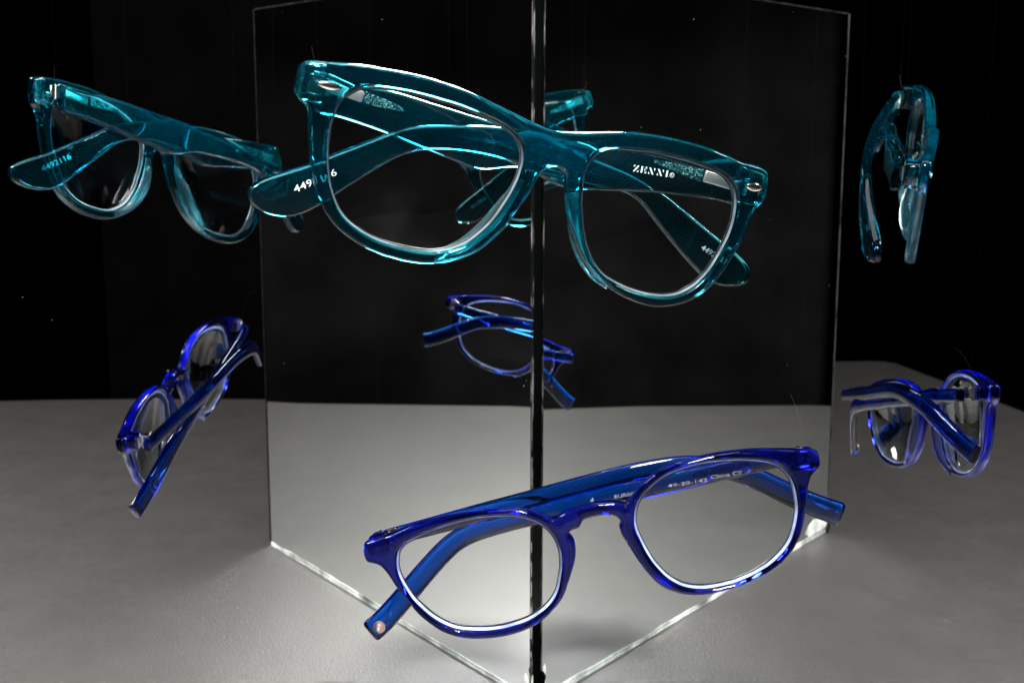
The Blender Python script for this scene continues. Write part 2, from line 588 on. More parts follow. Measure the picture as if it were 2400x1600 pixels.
B_HOLEEL = [(-59.9,-5.0),(-59.4,-3.8),(-58.6,-2.6),(-57.6,-1.8),(-56.7,-1.2),(-55.2,-0.6),(-53.5,-0.1),(-50.8,0.7),(-47.7,1.3),(-44.2,1.9),(-40.8,2.3),(-37.5,2.5),(-34.2,2.6),(-30.9,2.4),(-27.7,2.0),(-24.9,1.5),(-22.2,0.8),(-19.9,-0.1),(-18.1,-1.1),(-16.4,-2.2),(-14.9,-3.5),(-13.9,-4.6),(-13.0,-6.0),(-12.2,-7.7),(-11.7,-9.5),(-11.5,-11.4),(-11.5,-13.4),(-11.8,-15.8),(-12.3,-18.1),(-13.2,-20.5),(-14.1,-22.9),(-15.2,-25.0),(-16.6,-26.8),(-18.2,-28.3),(-20.1,-29.6),(-22.1,-30.6),(-24.2,-31.5),(-26.7,-32.2),(-29.5,-32.6),(-32.5,-32.9),(-35.4,-32.9),(-38.3,-32.7),(-41.1,-32.2),(-43.9,-31.6),(-46.3,-30.9),(-48.4,-29.9),(-50.4,-28.6),(-52.4,-26.9),(-54.2,-25.0),(-55.8,-22.8),(-57.4,-20.4),(-58.5,-18.3),(-59.3,-16.1),(-60.0,-14.0),(-60.5,-11.9),(-60.7,-10.1),(-60.7,-8.4),(-60.4,-6.7)]
B_HOLEER = [(11.7,-7.6),(12.1,-6.0),(12.6,-4.5),(13.4,-3.0),(14.4,-1.7),(15.7,-0.5),(17.2,0.6),(19.1,1.8),(21.2,2.9),(23.6,3.8),(26.2,4.4),(29.3,4.8),(32.5,5.0),(36.0,4.9),(39.5,4.5),(42.8,4.0),(46.0,3.3),(48.9,2.5),(51.6,1.6),(53.7,0.7),(55.6,-0.4),(57.1,-1.6),(58.3,-3.1),(59.1,-4.7),(59.7,-6.3),(60.1,-8.2),(60.2,-10.2),(60.2,-12.2),(60.1,-14.2),(59.8,-16.2),(59.2,-18.2),(58.5,-20.1),(57.7,-21.9),(56.7,-23.8),(55.5,-25.5),(53.9,-27.1),(52.1,-28.5),(50.2,-29.7),(48.1,-30.8),(45.6,-31.7),(43.0,-32.5),(40.3,-33.0),(37.6,-33.5),(34.8,-33.6),(32.0,-33.6),(29.2,-33.4),(26.5,-32.9),(24.4,-32.2),(22.4,-31.3),(20.8,-30.2),(19.3,-28.9),(17.9,-27.4),(16.8,-25.8),(15.7,-23.9),(14.7,-22.0),(13.9,-20.0),(13.2,-17.9),(12.6,-15.7),(12.1,-13.5),(11.7,-12.0),(11.5,-10.5),(11.5,-9.0)]
T_OUTER = [(-72.6,-1.0),(-72.6,-0.3),(-72.3,0.3),(-71.3,0.8),(-69.8,1.2),(-67.0,1.8),(-64.3,2.2),(-61.3,2.7),(-58.3,3.1),(-55.1,3.4),(-51.8,3.6),(-47.9,3.9),(-43.9,4.1),(-39.6,4.1),(-35.3,3.9),(-30.8,3.5),(-26.3,2.9),(-21.7,2.0),(-16.9,1.0),(-13.1,0.3),(-9.2,-0.6),(-6.2,-1.1),(-3.3,-1.6),(-0.9,-1.7),(1.4,-1.6),(3.7,-1.3),(7.4,-0.6),(11.0,0.2),(15.6,1.3),(20.2,2.3),(24.0,3.0),(27.9,3.5),(32.2,3.8),(36.6,4.0),(41.0,4.0),(45.6,3.9),(50.1,3.6),(54.1,3.1),(57.6,2.6),(60.3,2.1),(62.9,1.9),(65.8,1.9),(67.5,1.8),(69.4,1.5),(71.3,0.8),(72.2,-0.2),(72.9,-2.2),(73.3,-4.5),(73.5,-6.6),(73.2,-8.4),(72.6,-9.3),(71.7,-10.1),(71.0,-11.1),(70.7,-12.2),(70.5,-13.6),(70.2,-15.8),(69.8,-18.1),(69.4,-20.2),(68.9,-22.8),(68.2,-25.4),(67.3,-27.7),(66.2,-30.9),(64.8,-33.9),(63.2,-36.5),(61.3,-38.8),(59.0,-40.9),(56.4,-42.8),(53.5,-44.2),(50.5,-45.2),(47.4,-45.9),(44.2,-46.2),(40.7,-46.0),(37.1,-45.5),(33.4,-44.6),(29.7,-43.4),(26.7,-42.1),(23.7,-40.7),(21.1,-38.9),(18.6,-36.9),(16.4,-34.5),(14.2,-31.8),(12.3,-28.9),(10.6,-26.1),(9.5,-23.6),(8.5,-21.1),(7.7,-19.0),(7.0,-16.9),(6.5,-15.0),(6.0,-13.6),(5.4,-12.7),(4.4,-12.0),(3.4,-11.8),(2.1,-11.8),(0.9,-12.1),(-0.1,-12.7),(-1.0,-13.5),(-1.7,-14.5),(-2.0,-15.7),(-2.5,-17.4),(-3.0,-19.2),(-3.6,-21.1),(-4.5,-23.3),(-5.6,-25.9),(-6.8,-28.6),(-7.0,-30.0),(-8.5,-32.5),(-10.3,-35.1),(-12.4,-37.8),(-14.6,-40.1),(-17.0,-41.8),(-19.4,-43.2),(-21.8,-44.3),(-24.3,-45.2),(-26.8,-45.9),(-29.4,-46.4),(-32.5,-46.6),(-35.5,-46.6),(-38.2,-46.4),(-40.9,-46.2),(-43.6,-45.7),(-46.3,-45.1),(-48.9,-44.2),(-51.5,-43.1),(-53.5,-42.1),(-55.3,-40.9),(-57.2,-39.3),(-59.0,-37.5),(-60.5,-35.5),(-61.8,-33.4),(-63.0,-31.2),(-64.0,-28.8),(-65.0,-26.1),(-65.8,-23.3),(-66.6,-20.6),(-67.3,-17.8),(-67.9,-15.1),(-68.4,-13.0),(-68.7,-12.2),(-69.2,-11.4),(-69.9,-10.7),(-70.7,-10.2),(-71.6,-9.8),(-72.1,-9.3),(-72.4,-8.1),(-72.5,-6.3),(-72.6,-4.3),(-72.7,-2.7)]
T_HOLEEL = [(-61.9,-10.7),(-61.7,-9.4),(-61.2,-8.1),(-60.4,-6.4),(-59.0,-5.0),(-57.7,-3.8),(-56.2,-2.8),(-54.2,-2.1),(-51.9,-1.6),(-49.4,-1.3),(-46.9,-1.1),(-43.8,-0.9),(-40.6,-0.9),(-37.4,-0.9),(-34.1,-1.1),(-30.8,-1.2),(-27.4,-1.6),(-23.9,-2.1),(-20.4,-2.8),(-17.6,-3.4),(-15.1,-4.1),(-13.1,-5.0),(-11.4,-6.0),(-9.9,-7.1),(-8.9,-8.4),(-8.2,-9.7),(-7.8,-11.2),(-7.5,-12.9),(-7.6,-14.6),(-7.7,-16.6),(-8.1,-18.7),(-8.7,-21.3),(-9.6,-23.9),(-10.5,-26.3),(-11.5,-28.7),(-12.7,-31.1),(-14.1,-33.2),(-15.6,-35.2),(-17.2,-37.0),(-19.0,-38.6),(-21.1,-39.9),(-23.2,-41.0),(-25.6,-41.9),(-28.1,-42.5),(-30.7,-42.8),(-33.5,-42.9),(-36.4,-42.8),(-39.1,-42.7),(-41.8,-42.4),(-44.5,-41.9),(-47.2,-41.1),(-49.6,-40.1),(-52.0,-38.9),(-53.9,-37.5),(-55.6,-35.8),(-56.9,-34.0),(-58.1,-32.1),(-59.1,-30.0),(-59.9,-27.9),(-60.7,-25.5),(-61.3,-23.1),(-61.8,-20.7),(-62.1,-18.3),(-62.3,-16.2),(-62.4,-14.2),(-62.2,-12.4)]
T_HOLEER = [(11.7,-14.2),(11.5,-12.6),(11.5,-11.1),(11.8,-9.5),(12.3,-7.8),(13.2,-6.4),(14.5,-5.1),(16.0,-4.0),(17.9,-3.2),(20.8,-2.6),(24.1,-2.1),(27.7,-1.7),(31.5,-1.3),(34.8,-1.3),(38.2,-1.3),(41.7,-1.4),(45.2,-1.5),(48.4,-1.8),(51.4,-2.1),(53.8,-2.5),(56.1,-3.0),(58.0,-3.8),(59.5,-4.7),(60.9,-5.8),(62.0,-7.1),(63.1,-9.0),(63.8,-11.0),(64.2,-13.0),(64.5,-15.2),(64.5,-17.8),(64.3,-20.5),(63.8,-22.9),(63.1,-25.5),(62.3,-28.1),(61.4,-30.6),(60.3,-32.9),(58.9,-35.1),(57.3,-37.2),(55.2,-39.0),(53.0,-40.5),(50.5,-41.6),(47.6,-42.3),(44.8,-42.6),(41.5,-42.7),(38.3,-42.5),(35.0,-42.1),(31.7,-41.4),(28.8,-40.6),(26.0,-39.6),(23.6,-38.1),(21.5,-36.4),(19.7,-34.3),(18.0,-32.0),(16.5,-29.3),(15.2,-26.6),(14.2,-23.8),(13.2,-21.1),(12.6,-18.7),(12.1,-16.3)]
LINE_EL = [(-67.7,-2.8),(-58.3,-2.7),(-45.4,-2.5),(-32.4,-2.3),(-21.5,-2.1),(-10.6,-1.7),(2.6,-1.2),(14.9,-0.9),(27.3,-1.8),(34.5,-3.1),(41.1,-4.9),(47.5,-7.4),(52.8,-10.9),(57.3,-14.2),(61.5,-17.1),(66.0,-20.1),(71.2,-23.1),(74.7,-24.9)]
LINE_ER = [(61.8,-3.2),(50.2,-3.5),(38.1,-4.0),(25.9,-4.4),(13.6,-4.8),(1.2,-5.2),(-11.6,-6.2),(-22.5,-6.4),(-31.3,-7.1),(-38.4,-7.8),(-42.5,-9.0),(-46.4,-10.6),(-51.3,-13.7),(-57.4,-17.9),(-62.4,-21.6),(-66.9,-24.7),(-70.8,-27.2),(-74.4,-28.8)]
TEL = [(-67.2,-2.2),(-61.0,-2.3),(-51.9,-2.5),(-43.6,-2.2),(-33.0,-2.9),(-18.1,-3.9),(-5.2,-4.8),(1.4,-6.0),(7.9,-6.8),(16.0,-7.7),(24.3,-8.8),(31.4,-9.5),(38.0,-10.5),(45.4,-12.4),(51.8,-14.9),(61.8,-19.5),(71.6,-24.2),(79.2,-27.9),(81.9,-29.5),(83.1,-31.0),(83.3,-33.2),(82.6,-35.5),(80.8,-36.9),(78.5,-37.8),(74.1,-38.3),(71.2,-38.0),(68.7,-36.8),(59.4,-30.6),(48.3,-22.6),(44.2,-19.3),(40.4,-17.1),(37.0,-16.4),(28.9,-15.6),(15.6,-15.4),(5.1,-15.6),(-0.6,-15.8),(-6.8,-17.4),(-12.0,-19.1),(-16.2,-18.6),(-29.6,-16.6),(-44.5,-14.2),(-51.6,-13.3),(-58.6,-12.6),(-65.0,-11.9)]
TER = [(66.4,0.4),(63.6,0.8),(54.2,0.2),(39.0,-1.3),(24.2,-3.4),(10.4,-5.1),(2.1,-5.0),(-4.0,-4.3),(-9.7,-4.8),(-16.6,-5.8),(-23.4,-7.2),(-30.1,-8.6),(-36.7,-10.3),(-40.9,-12.2),(-46.7,-15.6),(-53.2,-19.5),(-59.7,-23.2),(-65.3,-26.7),(-73.3,-30.6),(-78.4,-33.2),(-80.3,-34.5),(-81.0,-35.9),(-80.9,-37.1),(-80.0,-38.7),(-78.2,-40.3),(-75.8,-41.4),(-72.6,-42.0),(-69.4,-42.1),(-66.4,-41.6),(-64.3,-40.7),(-60.0,-37.9),(-56.2,-34.5),(-51.6,-30.2),(-46.9,-26.2),(-43.0,-22.8),(-39.9,-20.2),(-35.8,-17.7),(-30.6,-15.9),(-21.6,-14.3),(-12.2,-13.8),(-3.2,-14.6),(5.8,-16.9),(10.1,-18.0),(14.2,-18.3),(21.0,-17.3),(27.8,-16.0),(42.6,-13.6),(57.9,-12.0),(64.7,-11.4),(70.1,-11.2)]

# ------------------------------------------------------------------ table, mirrors, backdrop
bm = bmesh.new()
TABLE = [(-783, -453), (-770, -462), (-540, -488), (-366, -547), (-214, -571), (137, -585), (326, -555), (470, -557), (553, -560), (560, -552), (572, -500),
         (584, -430), (597, -318), (600, 0), (600, 420), (-790, 420), (-790, 0), (-786, -400), (-786, -440)]
top = [bm.verts.new((x, y, 0.0)) for x, y in TABLE]
bot = [bm.verts.new((x, y, -18.0)) for x, y in TABLE]
bm.faces.new(top)
bm.faces.new(bot[::-1])
for i in range(len(TABLE)):
    j = (i + 1) % len(TABLE)
    bm.faces.new((top[i], bot[i], bot[j], top[j]))
tag(obj("tabletop", bm, PAPER, None, 0), kind="structure")

AL, AR = math.radians(222.131466), math.radians(317.868534)
HM = 314.7

def mirror_frame(a):
    d = Vector((math.cos(a), math.sin(a), 0))
    n = Vector((-math.sin(a), math.cos(a), 0))
    if n.y > 0:
        n = -n                                # reflecting side faces the camera
    return d, n

def wavy(n, amp, seed, base):
    rnd = random.Random(seed)
    ph = [rnd.uniform(0, 6.28) for _ in range(6)]
    return [max(0.05, base + amp * sum(math.sin(ph[k] + i / n * 6.28 * (1.3 + 2.1 * k)) / (1 + k * 0.7) for k in range(6)) * 0.5) for i in range(n + 1)]

def strip(bm, z0s, z1s, x0, x1, y):
    """thin raised strip along x with wavy z limits, on the plane y"""
    n = len(z0s) - 1
    rows = []
    for i in range(n + 1):
        x = x0 + (x1 - x0) * i / n
        rows.append([bm.verts.new((x, yy, z)) for yy, z in ((y, z0s[i]), (y - 0.25, z0s[i]), (y - 0.25, z1s[i]), (y, z1s[i]))])
    for i in range(n):
        for k in range(4):
            bm.faces.new((rows[i][k], rows[i][(k + 1) % 4], rows[i + 1][(k + 1) % 4], rows[i + 1][k]))
    bm.faces.new(rows[0][::-1])
    bm.faces.new(rows[-1])

def mirror_tile(name, a, s0, length, label, amp, seed, left):
    d, n = mirror_frame(a)
    # local axes: x along the tile away from the seam, -y towards the viewer, z up
    Mw = Matrix(((d.x, -n.x, 0, 0), (d.y, -n.y, 0, 0), (0, 0, 1, 0), (0, 0, 0, 1)))
    root = empty(name, Mw)
    tag(root, label, "mirror", "square mirror tiles")
    b = bmesh.new()
    box(b, ((s0 + length) / 2, 1.75, HM / 2 + 0.2), (length - s0, 2.9, HM - 0.4))
    obj("black_backing", b, BACKING, root, 0)
    b = bmesh.new()
    box(b, ((s0 + length) / 2, 0.15, HM / 2 + 0.2), (length - s0 - 0.1, 0.3, HM - 0.5))
    obj("mirror_face", b, MIRROR, root, 0)
    # bare ground edges
    b = bmesh.new()
    box(b, (length - 0.7, -0.12, HM / 2 + 1), (1.4, 0.24, HM - 3))
    obj("outer_edge", b, GLASS_EDGE if left else DARK_EDGE, root, 0)
    b = bmesh.new()
    box(b, ((s0 + length) / 2, -0.12, HM - 0.5), (length - s0 - 4, 0.24, 1.0))
    obj("top_edge", b, DARK_EDGE, root, 0)
    b = bmesh.new()
    nn = 90
    lo = wavy(nn, 0.12, seed, 0.9)
    strip(b, [0.15] * (nn + 1), lo, s0 + 3, length - 2, 0.0)
    hi = wavy(nn, amp, seed + 5, 1.3)
    strip(b, [q + 0.55 for q in lo], [q + 0.65 + max(0.25, h) for q, h in zip(lo, hi)], s0 + 3, length - 2, 0.0)
    obj("bottom_edge", b, WHITE_EDGE, root, 0)
    return root

mL = mirror_tile("mirror_tile", AL, 2.6, 308.9, "square mirror tile left of the seam, speckled grey strip along its inner edge", 1.0, 3, True)
mR = mirror_tile("mirror_tile", AR, 2.4, 269.0, "square mirror tile right of the seam, black chip at its inner bottom corner", 0.7, 11, False)

def flake(name, pts, y, parent, material, th=0.2):
    b = bmesh.new()
    f = [b.verts.new((x, y - th, z)) for x, z in pts]
    g = [b.verts.new((x, y, z)) for x, z in pts]
    b.faces.new(f)
    b.faces.new(g[::-1])
    for i in range(len(pts)):
        j = (i + 1) % len(pts)
        b.faces.new((f[i], g[i], g[j], f[j]))
    return obj(name, b, material, parent, 0)

# seam side of the left tile: speckled bare strip, white flakes at its foot
b = bmesh.new()
strip(b, [1.0] * 2, [HM - 1] * 2, 2.6, 2.85, 0.0)
strip(b, [1.0] * 2, [HM - 1] * 2, 3.6, 3.8, 0.0)
rs = random.Random(21)
z = 4.0
while z < HM - 6:                             # bites broken out between the two ground lines
    hz = rs.uniform(1.0, 7.0)
    strip(b, [z + rs.uniform(0, .5), z, z + rs.uniform(0, .5)], [z + hz, z + hz * rs.uniform(.7, 1.1), z + hz], 2.9 + rs.uniform(0, .3), 3.55 - rs.uniform(0, .4), 0.0)
    z += hz + rs.uniform(2, 16)
obj("seam_edge", b, CHIPPED, mL, 0)
flake("broken_chip", [(4.6, 0.6), (6.6, 0.6), (6.1, 4), (6.9, 8), (6.5, 12), (7.0, 15), (6.3, 17.5), (5.4, 16), (4.7, 13), (5.0, 7)], -0.02, mL, WHITE_CHIP)
flake("broken_chip", [(2.2, 0.6), (3.4, 0.6), (3.2, 5), (3.9, 9), (3.3, 13), (2.5, 15.5), (2.3, 8)], -0.30, mL, WHITE_CHIP)
# broken black bite at the foot of the right tile
flake("broken_chip", [(2.2, 0.3), (4.6, 0.3), (4.3, 4), (5.0, 8), (4.4, 11), (5.4, 15), (5.0, 16.6), (3.8, 17.4), (2.2, 17.0)], -0.02, mR, TAPE)
# bare white corner at the far foot of the left tile, its silver peeled off
flake("peeled_corner", [(285, 1.5), (306, 1.8), (307.6, 5), (305, 10), (300, 12.5), (296, 11), (289, 12.5), (282, 10.5), (277, 6), (281, 4)], -0.02, mL, WHITE_CHIP)
b = bmesh.new()
tube(b, [(305.5 + 3.0 * math.cos(t), -1.5 - 0.2 * t, 3.2 + 2.4 * math.sin(t)) for t in [k * 0.4 for k in range(-4, 12)]], 0.5, 6)
obj("curled_backing", b, BACKING, mL)

b = bmesh.new()
box(b, (0.0, 3.0, HM / 2), (5.4, 0.6, HM))
tag(obj("tape_strip", b, TAPE, None, 0), "black tape strip closing the upright seam between the two mirrors", "tape")

# black cloths hung beside the table on the right and behind the camera, folds like a curtain
def cloth(name, path, z1, label, material):
    b = bmesh.new()
    rows = []
    pp = []
    for i in range(len(path) - 1):
        for k in range(24):
            pp.append(Vector(path[i]).lerp(Vector(path[i + 1]), k / 24))
    for i, q in enumerate(pp):
        t = (pp[min(i + 1, len(pp) - 1)] - pp[max(i - 1, 0)]).normalized()
        nrm = Vector((-t.y, t.x))
        q = q + nrm * (2.5 * math.sin(i * 0.5) + 4 * math.sin(i * 0.17 + 1))
        rows.append([b.verts.new((q.x, q.y, z)) for z in (-500, 0, 300, 700, z1)])
    for i in range(len(rows) - 1):
        for k in range(4):
            b.faces.new((rows[i][k], rows[i + 1][k], rows[i + 1][k + 1], rows[i][k + 1]))
    cu = obj(name, b, material, None, 60)
    so = cu.modifiers.new("thickness", 'SOLIDIFY')
    so.thickness = 0.002
    tag(cu, label, "curtain", "black cloth curtains round the table")
cloth("black_curtain", [(930, -100), (920, -400), (905, -598)], 1300, "black cloth curtain, its reflection a dim broad strip behind the leftmost teal copy", CLOTH)
cloth("charcoal_curtain", [(760, -1080), (420, -1180), (0, -1240), (-380, -1180), (-640, -1090)], 1300, "charcoal cloth curtain reflected in both middle panels as a dim grey behind the teal pair", GREY_CLOTH)

# ------------------------------------------------------------------ glasses
K = 0.0009
def bow(u, v):
    return -K * u * u

def curve(T):
    def f(u,v):
        n=len(T)
        if u<=T[0][0]: i=0
        elif u>=T[-1][0]: i=n-2
        else: i=max(k for k in range(n-1) if T[k][0]<=u)
        def sl(k):
            if k==0: return (T[1][1]-T[0][1])/(T[1][0]-T[0][0])
            if k==n-1: return (T[-1][1]-T[-2][1])/(T[-1][0]-T[-2][0])
            return (T[k+1][1]-T[k-1][1])/(T[k+1][0]-T[k-1][0])
        h=T[i+1][0]-T[i][0];t=(u-T[i][0])/h
        if t<0: return T[0][1]+sl(0)*(u-T[0][0])
        if t>1: return T[-1][1]+sl(n-1)*(u-T[-1][0])
        a=t*t
        return (2*a*t-3*a+1)*T[i][1]+(a*t-2*a+t)*h*sl(i)+(3*a-2*a*t)*T[i+1][1]+(a*t-a)*h*sl(i+1)
    return f

def text_mesh(body, size, spacing=1.0):
    cu = bpy.data.curves.new("lettering", 'FONT')
    cu.body = body
    cu.size = size
    cu.extrude = 0.03
    cu.space_character = spacing
    cu.resolution_u = 3
    o = bpy.data.objects.new("lettering", cu)
    COL.objects.link(o)
    dg = bpy.context.evaluated_depsgraph_get()
    me = bpy.data.meshes.new_from_object(o.evaluated_get(dg))
    bpy.data.objects.remove(o)
    bpy.data.curves.remove(cu)
    return me

def lettering(body, u, v, w, width, height, ang, material, parent, bold=0.0):
    """text scaled to a given width and cap height, lying on the temple"""
    me = text_mesh(body, 1.0)
    xs = [q.co.x for q in me.vertices]
    ys = [q.co.y for q in me.vertices]
    x0, x1, y1 = min(xs), max(xs), max(ys)
    ca, sa = math.cos(ang), math.sin(ang)
    wv = w if callable(w) else (lambda a, b: w)
    for q in me.vertices:
        x = (q.co.x - x0) / (x1 - x0) * width
        y = q.co.y / y1 * height
        uu, vv = u + x * ca - y * sa, v + x * sa + y * ca
        q.co = Vector((uu, vv, wv(uu, vv) + q.co.z)) * MM
    me.materials.append(material)
    o = bpy.data.objects.new("lettering", me)
    COL.objects.link(o)
    o.parent = parent
    return o

def polys_mesh(name, polys, place, material, parent, th=0.05):
    b = bmesh.new()
    for P in polys:
        f = [b.verts.new(place(x, y, th)) for x, y in P]
        g = [b.verts.new(place(x, y, 0)) for x, y in P]
        b.faces.new(f)
        b.faces.new(g[::-1])
        for i in range(len(P)):
            j = (i + 1) % len(P)
            b.faces.new((f[i], g[i], g[j], f[j]))
    return obj(name, b, material, parent, 0)

def make_lens(root, hole, ew=0.62, em=None):
    P = smooth_closed(hole, 0.6, 1)
    if area2(P) > 0:
        P = P[::-1]
    Nn = normals2(P)                           # away from the opening
    n = len(P)
    lens_out = [(q - k * (ew - 0.05)) for q, k in zip(P, Nn)]
    b = bmesh.new()
    prism(b, [(q.x, q.y) for q in lens_out], [], lambda u, v: bow(u, v) - 1.9, 1.5, 0.15, 0.15, 2, step=0.9)
    lens = obj("lens", b, LENS, root, 40)
    # ground white edge: a sloped band between rim and lens, then a thin dark bevel line
    b = bmesh.new()
    def band(offs, mi):
        rings = []
        for off, dz in offs:
            ring = []
            for q, k in zip(P, Nn):
                s = q + k * off
                ring.append(b.verts.new((s.x, s.y, bow(s.x, s.y) + dz)))
            rings.append(ring)
        for r in range(len(rings)):
            A, B_ = rings[r], rings[(r + 1) % len(rings)]
            for i in range(n):
                f = b.faces.new((A[i], A[(i + 1) % n], B_[(i + 1) % n], B_[i]))
                f.material_index = mi
    band([(0.02, -1.0), (-ew, -2.0), (-ew, -3.2), (0.02, -3.2)], 0)
    band([(-ew - .02, -1.75), (-ew - .2, -1.80), (-ew - .2, -2.2), (-ew - .02, -2.2)], 1)
    obj("lens_edge", b, [em or LENS_EDGE, LENS_LINE], lens, 40)
    return lens

def nose_pad(parent, hole, a0, a1, depth, wback, material):
    P = smooth_closed(hole, 0.8, 1)
    if area2(P) < 0:
        P = P[::-1]
    c = sum(P, Vector((0, 0))) / len(P)
    idx = []
    for i, q in enumerate(P):
        a = math.degrees(math.atan2(q.y - c.y, q.x - c.x)) % 360
        k = ((a - a0) % 360) / ((a1 - a0) % 360)
        if k <= 1:
            idx.append((k, i))
    idx.sort()
    Nn = normals2(P)                           # into the opening for a CCW loop
    b = bmesh.new()
    rows = []
    for k, i in idx:
        d = depth * math.sin(math.pi * min(1, max(0, k))) ** 0.7 + 0.05
        q, nn = P[i], Nn[i]
        row = []
        for off, fz in ((-0.5, 0.0), (-2.7, 0.0), (-3.0, 0.55), (-2.2, 0.95), (-1.4, 1.0), (-0.6, 0.8)):
            s = q + nn * (off + 0.9 * fz * math.sin(math.pi * k) * 0.6)
            row.append(b.verts.new((s.x, s.y, bow(s.x, s.y) - wback + 0.15 - d * fz)))
        rows.append(row)
    for i in range(len(rows) - 1):
        for k in range(6):
            b.faces.new((rows[i][k], rows[i][(k + 1) % 6], rows[i + 1][(k + 1) % 6], rows[i + 1][k]))
    b.faces.new(rows[0])
    b.faces.new(rows[-1][::-1])
    return obj("nose_pad", b, material, parent, 50)

def hinge(parent, u, v, w0, w1, side):
    b = bmesh.new()
    wm = (w0 + w1) / 2
    for k in range(5):
        r = bmesh.ops.create_cone(b, cap_ends=True, segments=16, radius1=0.95, radius2=0.95, depth=0.85)
        for q in r['verts']:
            q.co = Vector((q.co.x + u, q.co.z + v + (k - 2) * 0.95, q.co.y + wm))
    rbox(b, (u - side * 0.2, v, w0 + 0.2), (3.6, 4.6, 0.7), 0.15)
    rbox(b, (u - side * 2.4, v, w1 - 0.2), (4.4, 4.4, 0.7), 0.15)
    r = bmesh.ops.create_cone(b, cap_ends=True, segments=16, radius1=0.7, radius2=0.7, depth=5.6)
    for q in r['verts']:
        q.co = Vector((q.co.x + u, q.co.z + v, q.co.y + wm))
    return obj("hinge", b, STEEL, parent, 35)

def frame_matrix(o, u, v, n):
    return Matrix(((u[0], v[0], n[0], o[0] * MM), (u[1], v[1], n[1], o[1] * MM), (u[2], v[2], n[2], o[2] * MM), (0, 0, 0, 1)))

# ---- blue pair
blue = empty("eyeglasses", frame_matrix((14.37426, -167.12131, 142.51421), (0.97693, 0.00621, 0.21346), (-0.21327, -0.02311, 0.97672), (0.011, -0.99971, -0.02125)))
tag(blue, "deep blue eyeglasses with folded square-ended arms, hanging lower in front of the mirrors", "eyeglasses", "eyeglasses hung on threads")
b = bmesh.new()
prism(b, B_OUTER, [B_HOLEEL, B_HOLEER], bow, 3.9, 1.8, 1.8, 8, inset=0.85, step=0.55)
prism(b, [(-68.2, 0.4), (-66, 0.9), (-62.2, 1.4), (-61.8, -0.5), (-62.0, -3.5), (-63.0, -4.6), (-66, -4.6), (-67.9, -4.3), (-68.3, -2)], [], lambda u, v: -7.4, 5.2, 0.4, 0.6, 3)
prism(b, [(68.2, -0.2), (66, 0.3), (62.2, 0.5), (61.8, -1.5), (62.0, -4.0), (63.0, -5.2), (66, -5.4), (67.9, -5.0), (68.4, -2.5)], [], lambda u, v: -7.4, 5.2, 0.4, 0.6, 3)
fr = obj("frame_front", b, BLUE, blue, 35)
nose_pad(fr, B_HOLEEL, 300, 20, 3.6, 3.9, BLUE_FROST)
nose_pad(fr, B_HOLEER, 160, 240, 3.6, 3.9, BLUE_FROST)
make_lens(blue, B_HOLEEL)
make_lens(blue, B_HOLEER)
wEL = curve([(-68, -16.5), (-20, -22.5), (15, -25), (40, -25.5), (74, -16.8)])
wER = curve([(-74, -10), (-42, -20.5), (-20, -20.5), (20, -19), (66, -16)])
tt = 3.4
def sweep(b, line, wf, half, depth, nexp=3.0, seg=32):
    """rounded bar along an open line in the (u, v) plane, squared-off rounded ends"""
    P = [Vector(p) for p in line]
    D = []
    for i in range(len(P) - 1):
        p0, p1, p2, p3 = P[max(i - 1, 0)], P[i], P[i + 1], P[min(i + 2, len(P) - 1)]
        for k in range(14):
            t = k / 14
            D.append(0.5 * ((2 * p1) + (p2 - p0) * t + (2 * p0 - 5 * p1 + 4 * p2 - p3) * t * t + (3 * p1 - p0 - 3 * p2 + p3) * t ** 3))
    D.append(P[-1])
    for _ in range(60):
        D = [D[0]] + [(D[i - 1] + 2 * D[i] + D[i + 1]) / 4 for i in range(1, len(D) - 1)] + [D[-1]]
    L = [0.0]
    for i in range(len(D) - 1):
        L.append(L[-1] + (D[i + 1] - D[i]).length)
    tot = L[-1]
    st = [0.0, 0.05, 0.18, 0.4, 0.7, 1.0] + [1.0 + (tot - 2.0) * k / 170 for k in range(1, 170)] + [tot - q for q in (1.0, 0.7, 0.4, 0.18, 0.05, 0.0)]
    prev = first = None
    j = 0
    for s in st:
        while j < len(L) - 2 and L[j + 1] < s:
            j += 1
        c = D[j].lerp(D[j + 1], (s - L[j]) / max(1e-9, L[j + 1] - L[j]))
        tg = (D[min(j + 6, len(D) - 1)] - D[max(j - 5, 0)]).normalized()
        nn = Vector((-tg.y, tg.x))
        e = min(s, tot - s)
        inset = 0.6 * (1 - math.sqrt(max(0.0, 1 - (1 - min(1.0, e)) ** 2)))
        a, d = half(s / tot) - inset, depth - inset
        ring = []
        for k in range(seg):
            q = 2 * math.pi * k / seg
            x = a * math.copysign(abs(math.cos(q)) ** (2 / nexp), math.cos(q))
            z = d * math.copysign(abs(math.sin(q)) ** (2 / nexp), math.sin(q))
            p = c + nn * x
            ring.append(b.verts.new((p.x, p.y, wf(p.x, p.y) + z)))
        if prev:
            for k in range(seg):
                b.faces.new((prev[k], prev[(k + 1) % seg], ring[(k + 1) % seg], ring[k]))
        else:
            first = ring
        prev = ring
    b.faces.new(first[::-1])
    b.faces.new(prev)

